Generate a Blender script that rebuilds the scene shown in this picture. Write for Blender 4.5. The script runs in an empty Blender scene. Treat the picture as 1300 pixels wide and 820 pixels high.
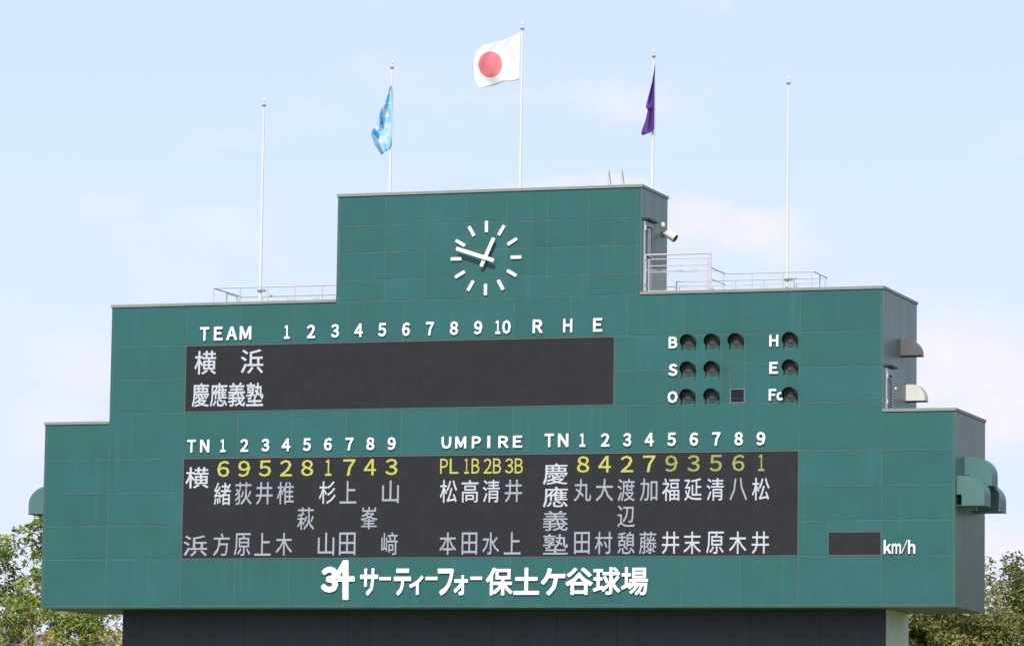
import bpy, math, random
import numpy as np
from mathutils import Vector, Matrix
random.seed(7)
rng = np.random.default_rng(7)
sc = bpy.context.scene
COL = sc.collection

# ------------------------------------------------------------------ camera
FPX, YAW, PITCH, ROLL = 5678.03, -0.328158119, 0.111247628, 0.0148119529
CAM = Vector((52.04, -150.0, 5.0))
_fw = Vector((math.sin(YAW)*math.cos(PITCH), math.cos(YAW)*math.cos(PITCH), math.sin(PITCH)))
_r0 = Vector((math.cos(YAW), -math.sin(YAW), 0)); _u0 = _r0.cross(_fw)
_rt = _r0*math.cos(ROLL) + _u0*math.sin(ROLL)
_up = -_r0*math.sin(ROLL) + _u0*math.cos(ROLL)
cd = bpy.data.cameras.new('camera'); cam = bpy.data.objects.new('camera', cd); COL.objects.link(cam)
cd.sensor_width = 36; cd.lens = 36*FPX/1300; cd.clip_start = 1; cd.clip_end = 6000
m = Matrix((( _rt.x, _up.x, -_fw.x), (_rt.y, _up.y, -_fw.y), (_rt.z, _up.z, -_fw.z))).to_4x4()
m.translation = CAM; cam.matrix_world = m
sc.camera = cam

def ray(px, py): return _fw + _rt*((px-650)/FPX) - _up*((py-410)/FPX)
def W(px, py, y=0.0):
    "point of the plane at depth y measured in the photograph"
    d = ray(px, py); t = (y-CAM.y)/d.y; return CAM + d*t
def WS(px, py, x):
    d = ray(px, py); t = (x-CAM.x)/d.x; return CAM + d*t

# ------------------------------------------------------------------ light
SUN_DIR = Vector((0.03, -0.66, 0.74)).normalized()      # towards the sun
sun_el = math.asin(SUN_DIR.z); sun_az = math.atan2(SUN_DIR.x, SUN_DIR.y)
sd = bpy.data.lights.new('sun', 'SUN'); sun = bpy.data.objects.new('sun', sd); COL.objects.link(sun)
sd.energy = 3.6; sd.angle = math.radians(0.5); sd.color = (1.0, 0.965, 0.91)
sun.rotation_euler = SUN_DIR.to_track_quat('Z', 'Y').to_euler(); sun.location = (0, -40, 60)
world = bpy.data.worlds.new('World'); sc.world = world; world.use_nodes = True
nt = world.node_tree; N = nt.nodes; L = nt.links
bg = N['Background']; bg.inputs['Strength'].default_value = 0.10
sky = N.new('ShaderNodeTexSky'); sky.sky_type = 'NISHITA'; sky.sun_disc = False
sky.sun_elevation = sun_el; sky.sun_rotation = sun_az
sky.air_density = 1.0; sky.dust_density = 1.2; sky.ozone_density = 1.0
tc = N.new('ShaderNodeTexCoord'); sep = N.new('ShaderNodeSeparateXYZ'); L.new(tc.outputs['Generated'], sep.inputs[0])
# thin high veil: whitens the lower sky all round
hz = N.new('ShaderNodeMapRange'); hz.inputs['From Min'].default_value = 0.0; hz.inputs['From Max'].default_value = 0.75
hz.inputs['To Min'].default_value = 0.86; hz.inputs['To Max'].default_value = 0.10
L.new(sep.outputs['Z'], hz.inputs['Value'])
veil = N.new('ShaderNodeMix'); veil.data_type = 'RGBA'
L.new(hz.outputs[0], veil.inputs['Factor']); L.new(sky.outputs[0], veil.inputs['A'])
VC = (6.5, 7.55, 9.4, 1)
veil.inputs['B'].default_value = VC
# paler, slightly lilac air low over the horizon
lo = N.new('ShaderNodeMapRange'); lo.inputs['From Min'].default_value = 0.03; lo.inputs['From Max'].default_value = 0.15
lo.inputs['To Min'].default_value = 0.95; lo.inputs['To Max'].default_value = 0.0
L.new(sep.outputs['Z'], lo.inputs['Value'])
lv = N.new('ShaderNodeMix'); lv.data_type = 'RGBA'; L.new(lo.outputs[0], lv.inputs['Factor']); L.new(veil.outputs['Result'], lv.inputs['A'])
lv.inputs['B'].default_value = (6.55, 6.95, 8.2, 1)
# faint clouds: a broken veil all round, and a few soft banks where the photograph shows them
mp = N.new('ShaderNodeMapping'); mp.inputs['Scale'].default_value = (1, 1, 2.2); mp.inputs['Location'].default_value = (3.1, 1.7, .4)
L.new(tc.outputs['Generated'], mp.inputs['Vector'])
def snoise(scale, detail, a, b, top):
    nz = N.new('ShaderNodeTexNoise'); nz.inputs['Scale'].default_value = scale; nz.inputs['Detail'].default_value = detail; nz.inputs['Roughness'].default_value = 0.58
    L.new(mp.outputs[0], nz.inputs['Vector'])
    cr = N.new('ShaderNodeMapRange'); cr.interpolation_type = 'SMOOTHSTEP'
    cr.inputs['From Min'].default_value = a; cr.inputs['From Max'].default_value = b; cr.inputs['To Max'].default_value = top
    L.new(nz.outputs['Fac'], cr.inputs['Value']); return cr.outputs[0], nz
wide_c, _ = snoise(15, 7, 0.52, 0.75, 0.55)
fine, nzf = snoise(34, 9, 0.15, 0.55, 1.0)
wob = N.new('ShaderNodeVectorMath'); wob.operation = 'MULTIPLY_ADD'
L.new(nzf.outputs['Color'], wob.inputs[0]); wob.inputs[1].default_value = (.022, .022, .022); L.new(tc.outputs['Generated'], wob.inputs[2])
cur = None
for px, py, rx, rz, amt in ((935, 292, 110, 48, .85), (1225, 470, 130, 70, .95), (1285, 505, 100, 70, .9), (290, 285, 75, 30, .32), (285, 182, 70, 20, .22),
                            (130, 262, 75, 26, .28), (105, 462, 110, 55, .5), (700, 232, 90, 16, .45), (1280, 690, 80, 40, .8), (60, 540, 80, 40, .5), (790, 250, 60, 24, .6)):
    c = ray(px, py).normalized()
    m1 = N.new('ShaderNodeMapping'); m1.vector_type = 'TEXTURE'
    m1.inputs['Location'].default_value = (c.x+.011, c.y+.011, c.z+.011); m1.inputs['Rotation'].default_value = (0, 0, -YAW)
    m1.inputs['Scale'].default_value = (rx/FPX, .2, rz/FPX)
    L.new(wob.outputs[0], m1.inputs['Vector'])
    ln = N.new('ShaderNodeVectorMath'); ln.operation = 'LENGTH'; L.new(m1.outputs[0], ln.inputs[0])
    mr = N.new('ShaderNodeMapRange'); mr.interpolation_type = 'SMOOTHSTEP'; mr.inputs['From Min'].default_value = 1.25; mr.inputs['From Max'].default_value = 0.25
    mr.inputs['To Max'].default_value = amt; L.new(ln.outputs['Value'], mr.inputs['Value'])
    if cur is None: cur = mr.outputs[0]
    else:
        mm = N.new('ShaderNodeMath'); mm.operation = 'MAXIMUM'; L.new(cur, mm.inputs[0]); L.new(mr.outputs[0], mm.inputs[1]); cur = mm.outputs[0]
bk = N.new('ShaderNodeMath'); bk.operation = 'MULTIPLY'; L.new(cur, bk.inputs[0]); L.new(fine, bk.inputs[1])
mm = N.new('ShaderNodeMath'); mm.operation = 'MAXIMUM'; L.new(bk.outputs[0], mm.inputs[0]); L.new(wide_c, mm.inputs[1])
cl = N.new('ShaderNodeMix'); cl.data_type = 'RGBA'
L.new(mm.outputs[0], cl.inputs['Factor']); L.new(lv.outputs['Result'], cl.inputs['A'])
cl.inputs['B'].default_value = (7.9, 7.55, 8.5, 1)
L.new(cl.outputs['Result'], bg.inputs['Color'])
sc.view_settings.view_transform = 'Standard'; sc.view_settings.look = 'None'
sc.view_settings.exposure = 0.3; sc.view_settings.gamma = 1
sc.view_settings.use_curve_mapping = False
sc.render.engine = 'CYCLES'; sc.cycles.max_bounces = 5

# ------------------------------------------------------------------ materials
def mat(name, col, rough=0.6, metal=0, spec=0.5, noise=None, bump=None, rand=0, emit=None, sheen=None):
    "noise=(scale, amount, (sx,sy,sz)), bump=(scale, strength, (sx,sy,sz)), rand = per-object value change"
    M = bpy.data.materials.new(name); M.use_nodes = True; t = M.node_tree; b = t.nodes['Principled BSDF']
    b.inputs['Roughness'].default_value = rough; b.inputs['Metallic'].default_value = metal
    b.inputs['Specular IOR Level'].default_value = spec
    b.inputs['Base Color'].default_value = (*col, 1)
    M.diffuse_color = (*col, 1)
    def vec(s):
        g = t.nodes.new('ShaderNodeNewGeometry'); mm = t.nodes.new('ShaderNodeMapping')
        mm.inputs['Scale'].default_value = s; t.links.new(g.outputs['Position'], mm.inputs['Vector']); return mm.outputs[0]
    src = None
    if noise:
        n = t.nodes.new('ShaderNodeTexNoise'); n.inputs['Scale'].default_value = noise[0]; n.inputs['Detail'].default_value = 5
        t.links.new(vec(noise[2] if len(noise) > 2 else (1, 1, 1)), n.inputs['Vector'])
        r = t.nodes.new('ShaderNodeMapRange'); r.inputs['From Min'].default_value = 0.3; r.inputs['From Max'].default_value = 0.7
        r.inputs['To Min'].default_value = 1-noise[1]; r.inputs['To Max'].default_value = 1+noise[1]
        t.links.new(n.outputs['Fac'], r.inputs['Value']); src = r.outputs[0]
    if rand:
        oi = t.nodes.new('ShaderNodeObjectInfo'); r = t.nodes.new('ShaderNodeMapRange')
        r.inputs['To Min'].default_value = 1-rand; r.inputs['To Max'].default_value = 1+rand
        t.links.new(oi.outputs['Random'], r.inputs['Value'])
        if src is None: src = r.outputs[0]
        else:
            mu = t.nodes.new('ShaderNodeMath'); mu.operation = 'MULTIPLY'
            t.links.new(src, mu.inputs[0]); t.links.new(r.outputs[0], mu.inputs[1]); src = mu.outputs[0]
    if src is not None:
        vm = t.nodes.new('ShaderNodeVectorMath'); vm.operation = 'SCALE'; vm.inputs[0].default_value = col
        t.links.new(src, vm.inputs['Scale']); t.links.new(vm.outputs[0], b.inputs['Base Color'])
    if bump:
        n = t.nodes.new('ShaderNodeTexNoise'); n.inputs['Scale'].default_value = bump[0]; n.inputs['Detail'].default_value = 3
        t.links.new(vec(bump[2] if len(bump) > 2 else (1, 1, 1)), n.inputs['Vector'])
        bu = t.nodes.new('ShaderNodeBump'); bu.inputs['Strength'].default_value = bump[1]; bu.inputs['Distance'].default_value = 0.05
        t.links.new(n.outputs['Fac'], bu.inputs['Height']); t.links.new(bu.outputs[0], b.inputs['Normal'])
    if emit:
        b.inputs['Emission Color'].default_value = (*emit[0], 1); b.inputs['Emission Strength'].default_value = emit[1]
    return M

M_panel = mat('green_enamel_panel', (0.021, 0.115, 0.111), 0.34, spec=0.5, noise=(0.8, 0.07), bump=(0.55, 0.22), rand=0.06)
# rain streaks and scuffs on the panels: real grime with its own shape
def add_streaks(M):
    t = M.node_tree; b = t.nodes['Principled BSDF']; old = b.inputs['Base Color'].links[0].from_socket
    g = t.nodes.new('ShaderNodeNewGeometry')
    def noise(sc_, vs, a, c, det=3):
        mm = t.nodes.new('ShaderNodeMapping'); mm.inputs['Scale'].default_value = vs
        t.links.new(g.outputs['Position'], mm.inputs['Vector'])
        n = t.nodes.new('ShaderNodeTexNoise'); n.inputs['Scale'].default_value = sc_; n.inputs['Detail'].default_value = det
        t.links.new(mm.outputs[0], n.inputs['Vector'])
        r = t.nodes.new('ShaderNodeMapRange'); r.inputs['From Min'].default_value = a; r.inputs['From Max'].default_value = c
        t.links.new(n.outputs['Fac'], r.inputs['Value']); return r.outputs[0]
    s1 = noise(3.4, (1, 1, 0.06), 0.56, 0.72); s2 = noise(0.5, (1, 1, 0.7), 0.42, 0.62)
    mu = t.nodes.new('ShaderNodeMath'); mu.operation = 'MULTIPLY'; t.links.new(s1, mu.inputs[0]); t.links.new(s2, mu.inputs[1])
    m2 = t.nodes.new('ShaderNodeMath'); m2.operation = 'MULTIPLY'; m2.inputs[1].default_value = 0.07; t.links.new(mu.outputs[0], m2.inputs[0])
    mx = t.nodes.new('ShaderNodeMix'); mx.data_type = 'RGBA'; t.links.new(m2.outputs[0], mx.inputs['Factor'])
    t.links.new(old, mx.inputs['A']); mx.inputs['B'].default_value = (0.20, 0.36, 0.35, 1)
    t.links.new(mx.outputs['Result'], b.inputs['Base Color'])
add_streaks(M_panel)
M_side = mat('green_enamel_cladding', (0.098, 0.172, 0.158), 0.40, spec=0.6, noise=(1.6, 0.16, (1, 1, .12)), bump=(1.9, 0.35, (1, 1, .15)))
M_seal = mat('joint_sealant', (0.066, 0.130, 0.116), 0.8, noise=(2, 0.2))
M_coping = mat('aluminium_coping', (0.26, 0.27, 0.25), 0.55, metal=0.0, spec=0.3, noise=(1.5, 0.08))
M_white = mat('white_letter_paint', (0.86, 0.86, 0.86), 0.4)
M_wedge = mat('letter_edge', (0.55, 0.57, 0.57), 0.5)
M_screen = mat('display_black_louvre', (0.0225, 0.023, 0.027), 0.65, spec=0.25, noise=(1.2, 0.05))
def add_modules(M):
    t = M.node_tree; b = t.nodes['Principled BSDF']; old = b.inputs['Base Color'].links[0].from_socket
    g = t.nodes.new('ShaderNodeNewGeometry'); sp = t.nodes.new('ShaderNodeSeparateXYZ'); cb = t.nodes.new('ShaderNodeCombineXYZ')
    t.links.new(g.outputs['Position'], sp.inputs[0]); t.links.new(sp.outputs['X'], cb.inputs['X']); t.links.new(sp.outputs['Z'], cb.inputs['Y'])
    br = t.nodes.new('ShaderNodeTexBrick'); br.offset = 0; br.inputs['Scale'].default_value = 1; br.inputs['Brick Width'].default_value = .41; br.inputs['Row Height'].default_value = .408
    br.inputs['Mortar Size'].default_value = .012; br.inputs['Color1'].default_value = (1, 1, 1, 1); br.inputs['Color2'].default_value = (.92, .92, .94, 1); br.inputs['Mortar'].default_value = (.74, .74, .74, 1)
    t.links.new(cb.outputs[0], br.inputs['Vector'])
    mx = t.nodes.new('ShaderNodeMix'); mx.data_type = 'RGBA'; mx.blend_type = 'MULTIPLY'; mx.inputs['Factor'].default_value = 1
    t.links.new(old, mx.inputs['A']); t.links.new(br.outputs['Color'], mx.inputs['B']); t.links.new(mx.outputs['Result'], b.inputs['Base Color'])
add_modules(M_screen)
M_led = mat('lit_white_lamps', (0.17, 0.18, 0.22), 0.6, emit=((0.80, 0.82, 0.92), 0.25))
M_led2 = mat('lit_white_lamps_bright', (0.22, 0.23, 0.26), 0.6, emit=((0.84, 0.86, 0.95), 0.42))
M_ledy = mat('lit_yellow_lamps', (0.18, 0.18, 0.05), 0.6, emit=((0.92, 0.90, 0.14), 0.38))
M_ledy2 = mat('lit_yellow_lamps_dim', (0.14, 0.14, 0.05), 0.6, emit=((0.9, 0.9, 0.20), 0.22))
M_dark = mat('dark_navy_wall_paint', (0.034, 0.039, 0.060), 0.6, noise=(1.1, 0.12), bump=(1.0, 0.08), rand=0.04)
M_pale = mat('pale_green_render', (0.62, 0.74, 0.64), 0.8, noise=(1.4, 0.06))
M_soffit = mat('pale_green_soffit', (0.20, 0.21, 0.11), 0.7, noise=(2, .1))
M_steel = mat('galvanised_rail', (0.60, 0.55, 0.53), 0.5, metal=0.1, noise=(3, .06))
M_pole = mat('white_pole', (0.74, 0.74, 0.75), 0.35)
M_black = mat('matt_black', (0.012, 0.013, 0.013), 0.7)
M_lens = mat('lamp_glass', (0.060, 0.055, 0.060), 0.5, spec=0.5)
M_hoodg = mat('hood_green_enamel', (0.075, 0.178, 0.162), 0.45, noise=(1.5, .06))
M_hoodd = mat('hood_dark_steel', (0.14, 0.135, 0.14), 0.45, metal=0.3, noise=(3, .1))
M_hoodc = mat('hood_cream_enamel', (0.66, 0.63, 0.57), 0.5, noise=(3, .05))
M_door = mat('door_grey_paint', (0.36, 0.42, 0.45), 0.5, noise=(2, .05))
M_louv = mat('louvre_pale_blade', (0.45, 0.47, 0.48), 0.5)
M_louvgap = mat('louvre_dark_gap', (0.04, 0.05, 0.08), 0.7)
M_glass = mat('window_glass', (0.16, 0.19, 0.22), 0.08, spec=0.8)
M_tint = mat('dark_tinted_pane', (0.012, 0.020, 0.024), 0.6, spec=0.1, noise=(9, .3))
M_beige = mat('beige_lamp_body', (0.70, 0.66, 0.58), 0.5)
M_bark = mat('bark', (0.30, 0.25, 0.20), 0.9, noise=(5, .3))
M_brown = mat('brown_cap', (0.11, 0.06, 0.06), 0.5)
M_lampgrey = mat('lamp_grey_glass', (0.55, 0.58, 0.60), 0.3)
M_ground = mat('grass_ground', (0.11, 0.12, 0.045), 0.95, noise=(0.4, 0.25))
M_dirt = mat('infield_soil', (0.20, 0.15, 0.10), 0.95, noise=(0.6, 0.12))

# ------------------------------------------------------------------ builders
def link(name, me, mt=None, parent=None, loc=None):
    o = bpy.data.objects.new(name, me); COL.objects.link(o)
    if mt is not None and me is not None and not me.materials: me.materials.append(mt)
    if parent is not None: o.parent = parent
    if loc is not None: o.location = loc
    return o
def thing(name, label, cat, loc=(0, 0, 0), group=None):
    o = bpy.data.objects.new(name, None); COL.objects.link(o); o.location = loc; o.empty_display_size = .2
    tag(o, label, cat, group); return o
def tag(o, label=None, cat=None, group=None, kind=None):
    if label: o['label'] = label
    if cat: o['category'] = cat
    if group: o['group'] = group
    if kind: o['kind'] = kind
    return o
class MB:
    def __init__(s): s.v = []; s.f = []; s.mi = []
    def add(s, v, f, mi=0):
        n = len(s.v); s.v += [tuple(p) for p in v]; s.f += [tuple(n+i for i in q) for q in f]; s.mi += [mi]*len(f); return s
    def box(s, a, b, mi=0):
        (x0, y0, z0), (x1, y1, z1) = a, b
        v = [(x0,y0,z0),(x1,y0,z0),(x1,y1,z0),(x0,y1,z0),(x0,y0,z1),(x1,y0,z1),(x1,y1,z1),(x0,y1,z1)]
        return s.add(v, [(0,1,5,4),(1,2,6,5),(2,3,7,6),(3,0,4,7),(4,5,6,7),(3,2,1,0)], mi)
    def chbox(s, x0, x1, z0, z1, yf, yb, c, mi=0):
        "a slab with a chamfered front edge"
        v = []
        for (a, d) in ((0, yb), (0, yf+c), (c, yf)):
            v += [(x0+a, d, z0+a), (x1-a, d, z0+a), (x1-a, d, z1-a), (x0+a, d, z1-a)]
        f = [(3, 2, 1, 0)]
        for k in (0, 4):
            for i in range(4):
                j = (i+1) % 4; f.append((k+i, k+j, k+4+j, k+4+i))
        f.append((8, 9, 10, 11)); return s.add(v, f, mi)
    def rod(s, p, q, r0, r1=None, n=8, mi=0, caps=True):
        p = Vector(p); q = Vector(q); r1 = r0 if r1 is None else r1
        d = (q-p).normalized(); a = d.orthogonal().normalized(); b = d.cross(a)
        v = []
        for c, r in ((p, r0), (q, r1)):
            v += [c + (a*math.cos(2*math.pi*i/n) + b*math.sin(2*math.pi*i/n))*r for i in range(n)]
        f = [(i, (i+1) % n, n+(i+1) % n, n+i) for i in range(n)]
        if caps: f += [tuple(range(n-1, -1, -1)), tuple(range(n, 2*n))]
        return s.add(v, f, mi)
    def lathe(s, prof, c, n=12, mi=0):
        "profile of (radius, z) about the vertical through c"
        v = []
        for r, z in prof: v += [(c[0]+r*math.cos(2*math.pi*i/n), c[1]+r*math.sin(2*math.pi*i/n), c[2]+z) for i in range(n)]
        f = []
        for k in range(len(prof)-1):
            for i in range(n):
                j = (i+1) % n; f.append((k*n+i, k*n+j, (k+1)*n+j, (k+1)*n+i))
        return s.add(v, f, mi)
    def prism(s, poly, y0, y1, mi=0):
        "polygon in XZ, extruded from y0 (front) to y1"
        n = len(poly); v = [(x, y0, z) for x, z in poly] + [(x, y1, z) for x, z in poly]
        f = [tuple(range(n)), tuple(range(2*n-1, n-1, -1))] + [(i, n+i, n+(i+1) % n, (i+1) % n) for i in range(n)]
        return s.add(v, f, mi)
    def mesh(s, name='mesh', mats=(), smooth=False):
        me = bpy.data.meshes.new(name); me.from_pydata(s.v, [], s.f); me.validate()
        for mm in mats: me.materials.append(mm)
        if len(mats) > 1 and len(me.polygons) == len(s.mi): me.polygons.foreach_set('material_index', s.mi)
        if smooth:
            me.polygons.foreach_set('use_smooth', [True]*len(me.polygons)); me.set_sharp_from_angle(angle=math.radians(40))
        me.update(); return me
    def obj(s, name, mt, parent=None, smooth=False, loc=None):
        mats = mt if isinstance(mt, (list, tuple)) else [mt]
        return link(name, s.mesh(name, mats, smooth), None, parent, loc)

# ------------------------------------------------------------------ setting
g = MB().add([(-2500, -2500, 0), (2500, -2500, 0), (2500, 4000, 0), (-2500, 4000, 0)], [(0, 1, 2, 3)]).obj('ground', M_ground)
tag(g, kind='structure', label='grassy ground running out to the horizon')
v = []
for i in range(40):
    a = math.pi*2*i/40; v.append((52.0+19*math.cos(a), -112+19*math.sin(a), 0.004))
g = MB().add(v, [tuple(range(40))]).obj('infield', M_dirt); tag(g, kind='structure', label='bare soil infield in front of the seats')

# ------------------------------------------------------------------ scoreboard building
XF, XK, XM, XB = 17.12, 14.55, 11.59, 5.74
Z0, ZG, ZF_, ZE, ZD, Z1, ZC, ZB_, ZA, Z2, Z3 = 12.57, 14.343, 15.567, 16.79, 18.015, 19.315, 19.69, 20.915, 22.14, 23.60, 27.434
D1, D2, D3 = 4.64, 4.95, 3.185
B = thing('scoreboard_building', 'stepped green panelled scoreboard building with a dark recessed base', 'building', (0, 0, 0))
def block(x, z0, z1, d):
    # front face shows only as sealant in the joints, the other faces are green cladding
    f0 = -.0225
    mb = MB(); mb.add([(-x,f0,z0),(x,f0,z0),(x,f0,z1),(-x,f0,z1)], [(0,1,2,3)], 0)
    mb.add([(-x,f0,z0),(x,f0,z0),(x,d,z0),(-x,d,z0),(-x,f0,z1),(x,f0,z1),(x,d,z1),(-x,d,z1)],
           [(1,2,6,5),(2,3,7,6),(3,0,4,7),(4,5,6,7)], 1)
    mb.add([(-x,f0,z0),(x,f0,z0),(x,d,z0),(-x,d,z0)], [(3,2,1,0)], 2)
    return mb.obj('wall', [M_seal, M_side, M_soffit], B)
block(XF, Z0, Z1, D1); block(XK, Z1, Z2, D2); block(XB, Z2, Z3, D3)
# dark base, set back under the overhang, of tall panels
bx0 = W(155, 790, 1.4).x; bx1 = W(1124.5, 790, 1.4).x
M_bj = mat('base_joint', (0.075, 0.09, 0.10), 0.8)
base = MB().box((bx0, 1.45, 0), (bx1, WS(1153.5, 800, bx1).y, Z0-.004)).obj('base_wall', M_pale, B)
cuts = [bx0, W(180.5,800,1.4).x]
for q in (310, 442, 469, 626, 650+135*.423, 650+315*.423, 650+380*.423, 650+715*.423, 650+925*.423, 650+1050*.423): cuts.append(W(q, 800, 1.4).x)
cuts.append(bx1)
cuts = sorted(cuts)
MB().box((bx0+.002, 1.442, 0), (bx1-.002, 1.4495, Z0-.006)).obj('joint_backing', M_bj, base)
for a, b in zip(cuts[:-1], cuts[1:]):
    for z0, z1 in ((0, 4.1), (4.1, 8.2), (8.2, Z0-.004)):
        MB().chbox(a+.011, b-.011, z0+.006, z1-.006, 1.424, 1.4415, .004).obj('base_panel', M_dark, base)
# coping strips
def coping(x0, x1, z, d, sides=(1, 1)):
    o = .035; h = .10
    MB().box((x0, -.065, z), (x1, .20, z+h)).obj('coping', M_coping, B)
    MB().box((x0+.002, -.05, z-.012), (x1-.002, -.031, z-.001)).obj('coping_shade_strip', M_louvgap, B)  # dark strip standing in for the coping's shadow line on the wall
def coping_side(x, y0, y1, z, s):
    MB().box((min(x-s*.18, x+s*.045), y0, z), (max(x-s*.18, x+s*.045), y1, z+.10)).obj('coping', M_coping, B)
coping(-XB-.045, XB+.045, Z3, D3); coping_side(XB, .203, D3+.04, Z3, 1); coping_side(-XB, .203, D3+.04, Z3, -1)
coping(-XK-.045, -XB-.002, Z2, D2); coping(XB+.002, XK+.045, Z2, D2); coping_side(XK, .203, D2+.04, Z2, 1); coping_side(-XK, .203, D2+.04, Z2, -1)
coping(-XF-.045, -XK-.002, Z1, D1); coping(XK+.002, XF+.045, Z1, D1); coping_side(XF, .203, D1+.04, Z1, 1); coping_side(-XF, .203, D1+.04, Z1, -1)
# front panels, each its own slab; alike sizes share a mesh
_pm = {}
GAP = .034
def panel(x0, z0, x1, z1, g_=None):
    g_ = GAP if g_ is None else g_
    w, h = round(x1-x0-g_, 3), round(z1-z0-g_, 3)
    if (w, h) not in _pm:
        _pm[(w, h)] = MB().chbox(-w/2, w/2, -h/2, h/2, -.012, .012, .005).mesh('panel', [M_panel])
    o = link('panel', _pm[(w, h)], None, B, ((x0+x1)/2, -.017, (z0+z1)/2))
    o.rotation_euler = (random.uniform(-.0012, .0012), 0, random.uniform(-.0014, .0014))
    return o
TR = .075
def grid(xs, zs):
    for a, b in zip(xs[:-1], xs[1:]):
        for c, d in zip(zs[:-1], zs[1:]): panel(a, c, b, d)
SM = [-XM + k*2*XM/11 for k in range(12)]                     # eleven bays between the displays' edges
# top block
tx = [-XB, -XB+TR] + [W(q, 260, 0).x for q in (490.2, 541, 593, 643.7, 695.4, 747.7, 809.2)] + [XB]
grid(tx, [Z2, 24.37, 25.37, 26.36, Z3])
# header row under the coping
hx = [-XK, -XK+TR] + SM + [XK-TR, XK]
grid(hx, [ZA, Z2])
# left of upper display
grid([-XK, -XK+TR, -XM], [ZC, ZB_, ZA])
XT = 4.83
cellx = [[W(a, 470).x, W(b, 470).x] for a, b in ((866.3, 885), (896.7, 915.5), (926.8, 945.5), (996.3, 1013.6))]
cellx[3][1] = XM
grid([XT, cellx[0][0]], [ZC, ZB_, ZA]); grid([cellx[0][1], cellx[1][0]], [ZC, ZA]); grid([cellx[1][1], cellx[2][0]], [ZC, ZA])
grid([cellx[2][1], cellx[3][0]], [ZC, ZB_, ZA]); grid([XM, XK-TR, XK], [ZC, ZB_, ZA])
cz = [W(936, q).z for q in (424.6, 444.5, 458.3, 477.5, 493.2, 512)]
cz[0] = ZA; cz[5] = ZC
for k, (a, b) in enumerate(cellx):
    for i in range(5):
        if k == 2 and i == 4: continue
        panel(a, cz[i+1], b, cz[i], .028)
# row between displays
grid([-XK] + SM + [XK], [ZD, ZC])
grid([-XF, -XF+TR, -XK], [ZD, Z1]); grid([XK, XF-TR, XF], [ZD, Z1])
# beside the lower display
grid([-XF, -XF+TR, -XK, -XM], [ZG, ZF_, ZE, ZD]); grid([XM, XK, XF-TR, XF], [ZF_, ZE, ZD]); grid([XK, XF-TR, XF], [ZG, ZF_])
spx = W(1051.2, 690).x; spz = W(1085, 674.4).z
grid([XM, spx], [ZG, ZF_]); grid([spx, XK], [spz, ZF_])
# bottom row and its trim
grid([-XF, -XF+TR, -XK] + SM + [XK, XF-TR, XF], [Z0+.10, ZG])
grid([-XF, -XK] + SM + [XK, XF], [Z0, Z0+.10])
# corner trims
for s, d, z0, z1 in ((1, D3, Z2+.10, Z3), (1, D2, Z1+.10, Z2), (1, D1, Z0, Z1), (-1, D3, Z2+.10, Z3), (-1, D2, Z1+.10, Z2), (-1, D1, Z0, Z1)):
    x = {D3: XB, D2: XK, D1: XF}[d]
    MB().box((s*x if s > 0 else -x-.012, -.026, z0+.002), (s*x+.012 if s > 0 else -x, .16, z1-.014)).obj('corner_trim', M_side, B)
# vertical cladding boards on the right and left walls
for x, d, z0, z1 in ((XB, D3, Z2, Z3), (XK, D2, Z1, Z2), (XF, D1, Z0, Z1)):
    n = 3 if d == D3 else 4
    for s in (1, -1):
        for i in range(n):
            a = .165 + (d-.165)*i/n; b = .165 + (d-.165)*(i+1)/n
            xa, xb = sorted((s*(x+.001), s*(x+.010)))
            MB().box((xa, a+.004, z0+.014), (xb, b-.004, z1-.016)).obj('side_panel', M_side, B)
# door of the top block (opens on to the roof), canopy, window, hinge
XS = XB+.012
def side_rect(px0, px1, py0, py1, x):      # y-range and z-range on a side wall
    p = WS(px0, py0, x); q = WS(px1, py1, x); return p.y, q.y, q.z, p.z
p0 = WS(819.3, 281, XS); p1 = WS(828, 286, XS)
y0, y1 = .30, 1.22; zt = p0.z
d = MB().box((XS, y0, Z2+.02), (XS+.05, y1, zt)).obj('door', M_door, B)
MB().box((XS+.05, y0+.22, zt-1.25), (XS+.062, y1-.18, zt-.22)).obj('window', M_glass, d)
fr = MB()
for a, b, c, e in ((y0+.17, y0+.22, zt-1.30, zt-.17), (y1-.18, y1-.13, zt-1.30, zt-.17), (y0+.22, y1-.18, zt-1.30, zt-1.25), (y0+.22, y1-.18, zt-.22, zt-.17)):
    fr.box((XS+.05, a, c), (XS+.075, b, e))
fr.obj('window_frame', M_louvgap, d)
for z in (zt-.25, zt-1.3, zt-2.2): MB().box((XS+.05, y0-.02, z-.09), (XS+.085, y0+.07, z+.09)).obj('hinge', M_beige, d)
MB().box((XS, y0-.05, zt+.04), (XS+.16, y1+.30, zt+.10)).obj('door_canopy', M_louvgap, B)
# louvred door of the middle block
XS2 = XK+.012
a = WS(1125.8, 466, XS2); zt = a.z; y0, y1 = .42, 1.28; zb = Z1+.10
d = MB().box((XS2, y0, zb+.02), (XS2+.05, y1, zt-.03)).obj('door', M_door, B)
z = zb+.12; i = 0
gap = MB().box((XS2+.05, y0+.18, zb+.1), (XS2+.054, y1-.16, zt-.25)).obj('louvre_recess', M_louvgap, d)
while z < zt-.3:
    MB().add([(XS2+.054, y0+.18, z), (XS2+.054, y1-.16, z), (XS2+.095, y1-.16, z-.035), (XS2+.095, y0+.18, z-.035),
              (XS2+.054, y0+.18, z+.02), (XS2+.054, y1-.16, z+.02), (XS2+.095, y1-.16, z-.015), (XS2+.095, y0+.18, z-.015)],
             [(0,1,2,3),(4,7,6,5),(3,2,6,7),(0,3,7,4),(1,5,6,2)]).obj('louvre_blade', M_louv, d)
    z += .085
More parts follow.
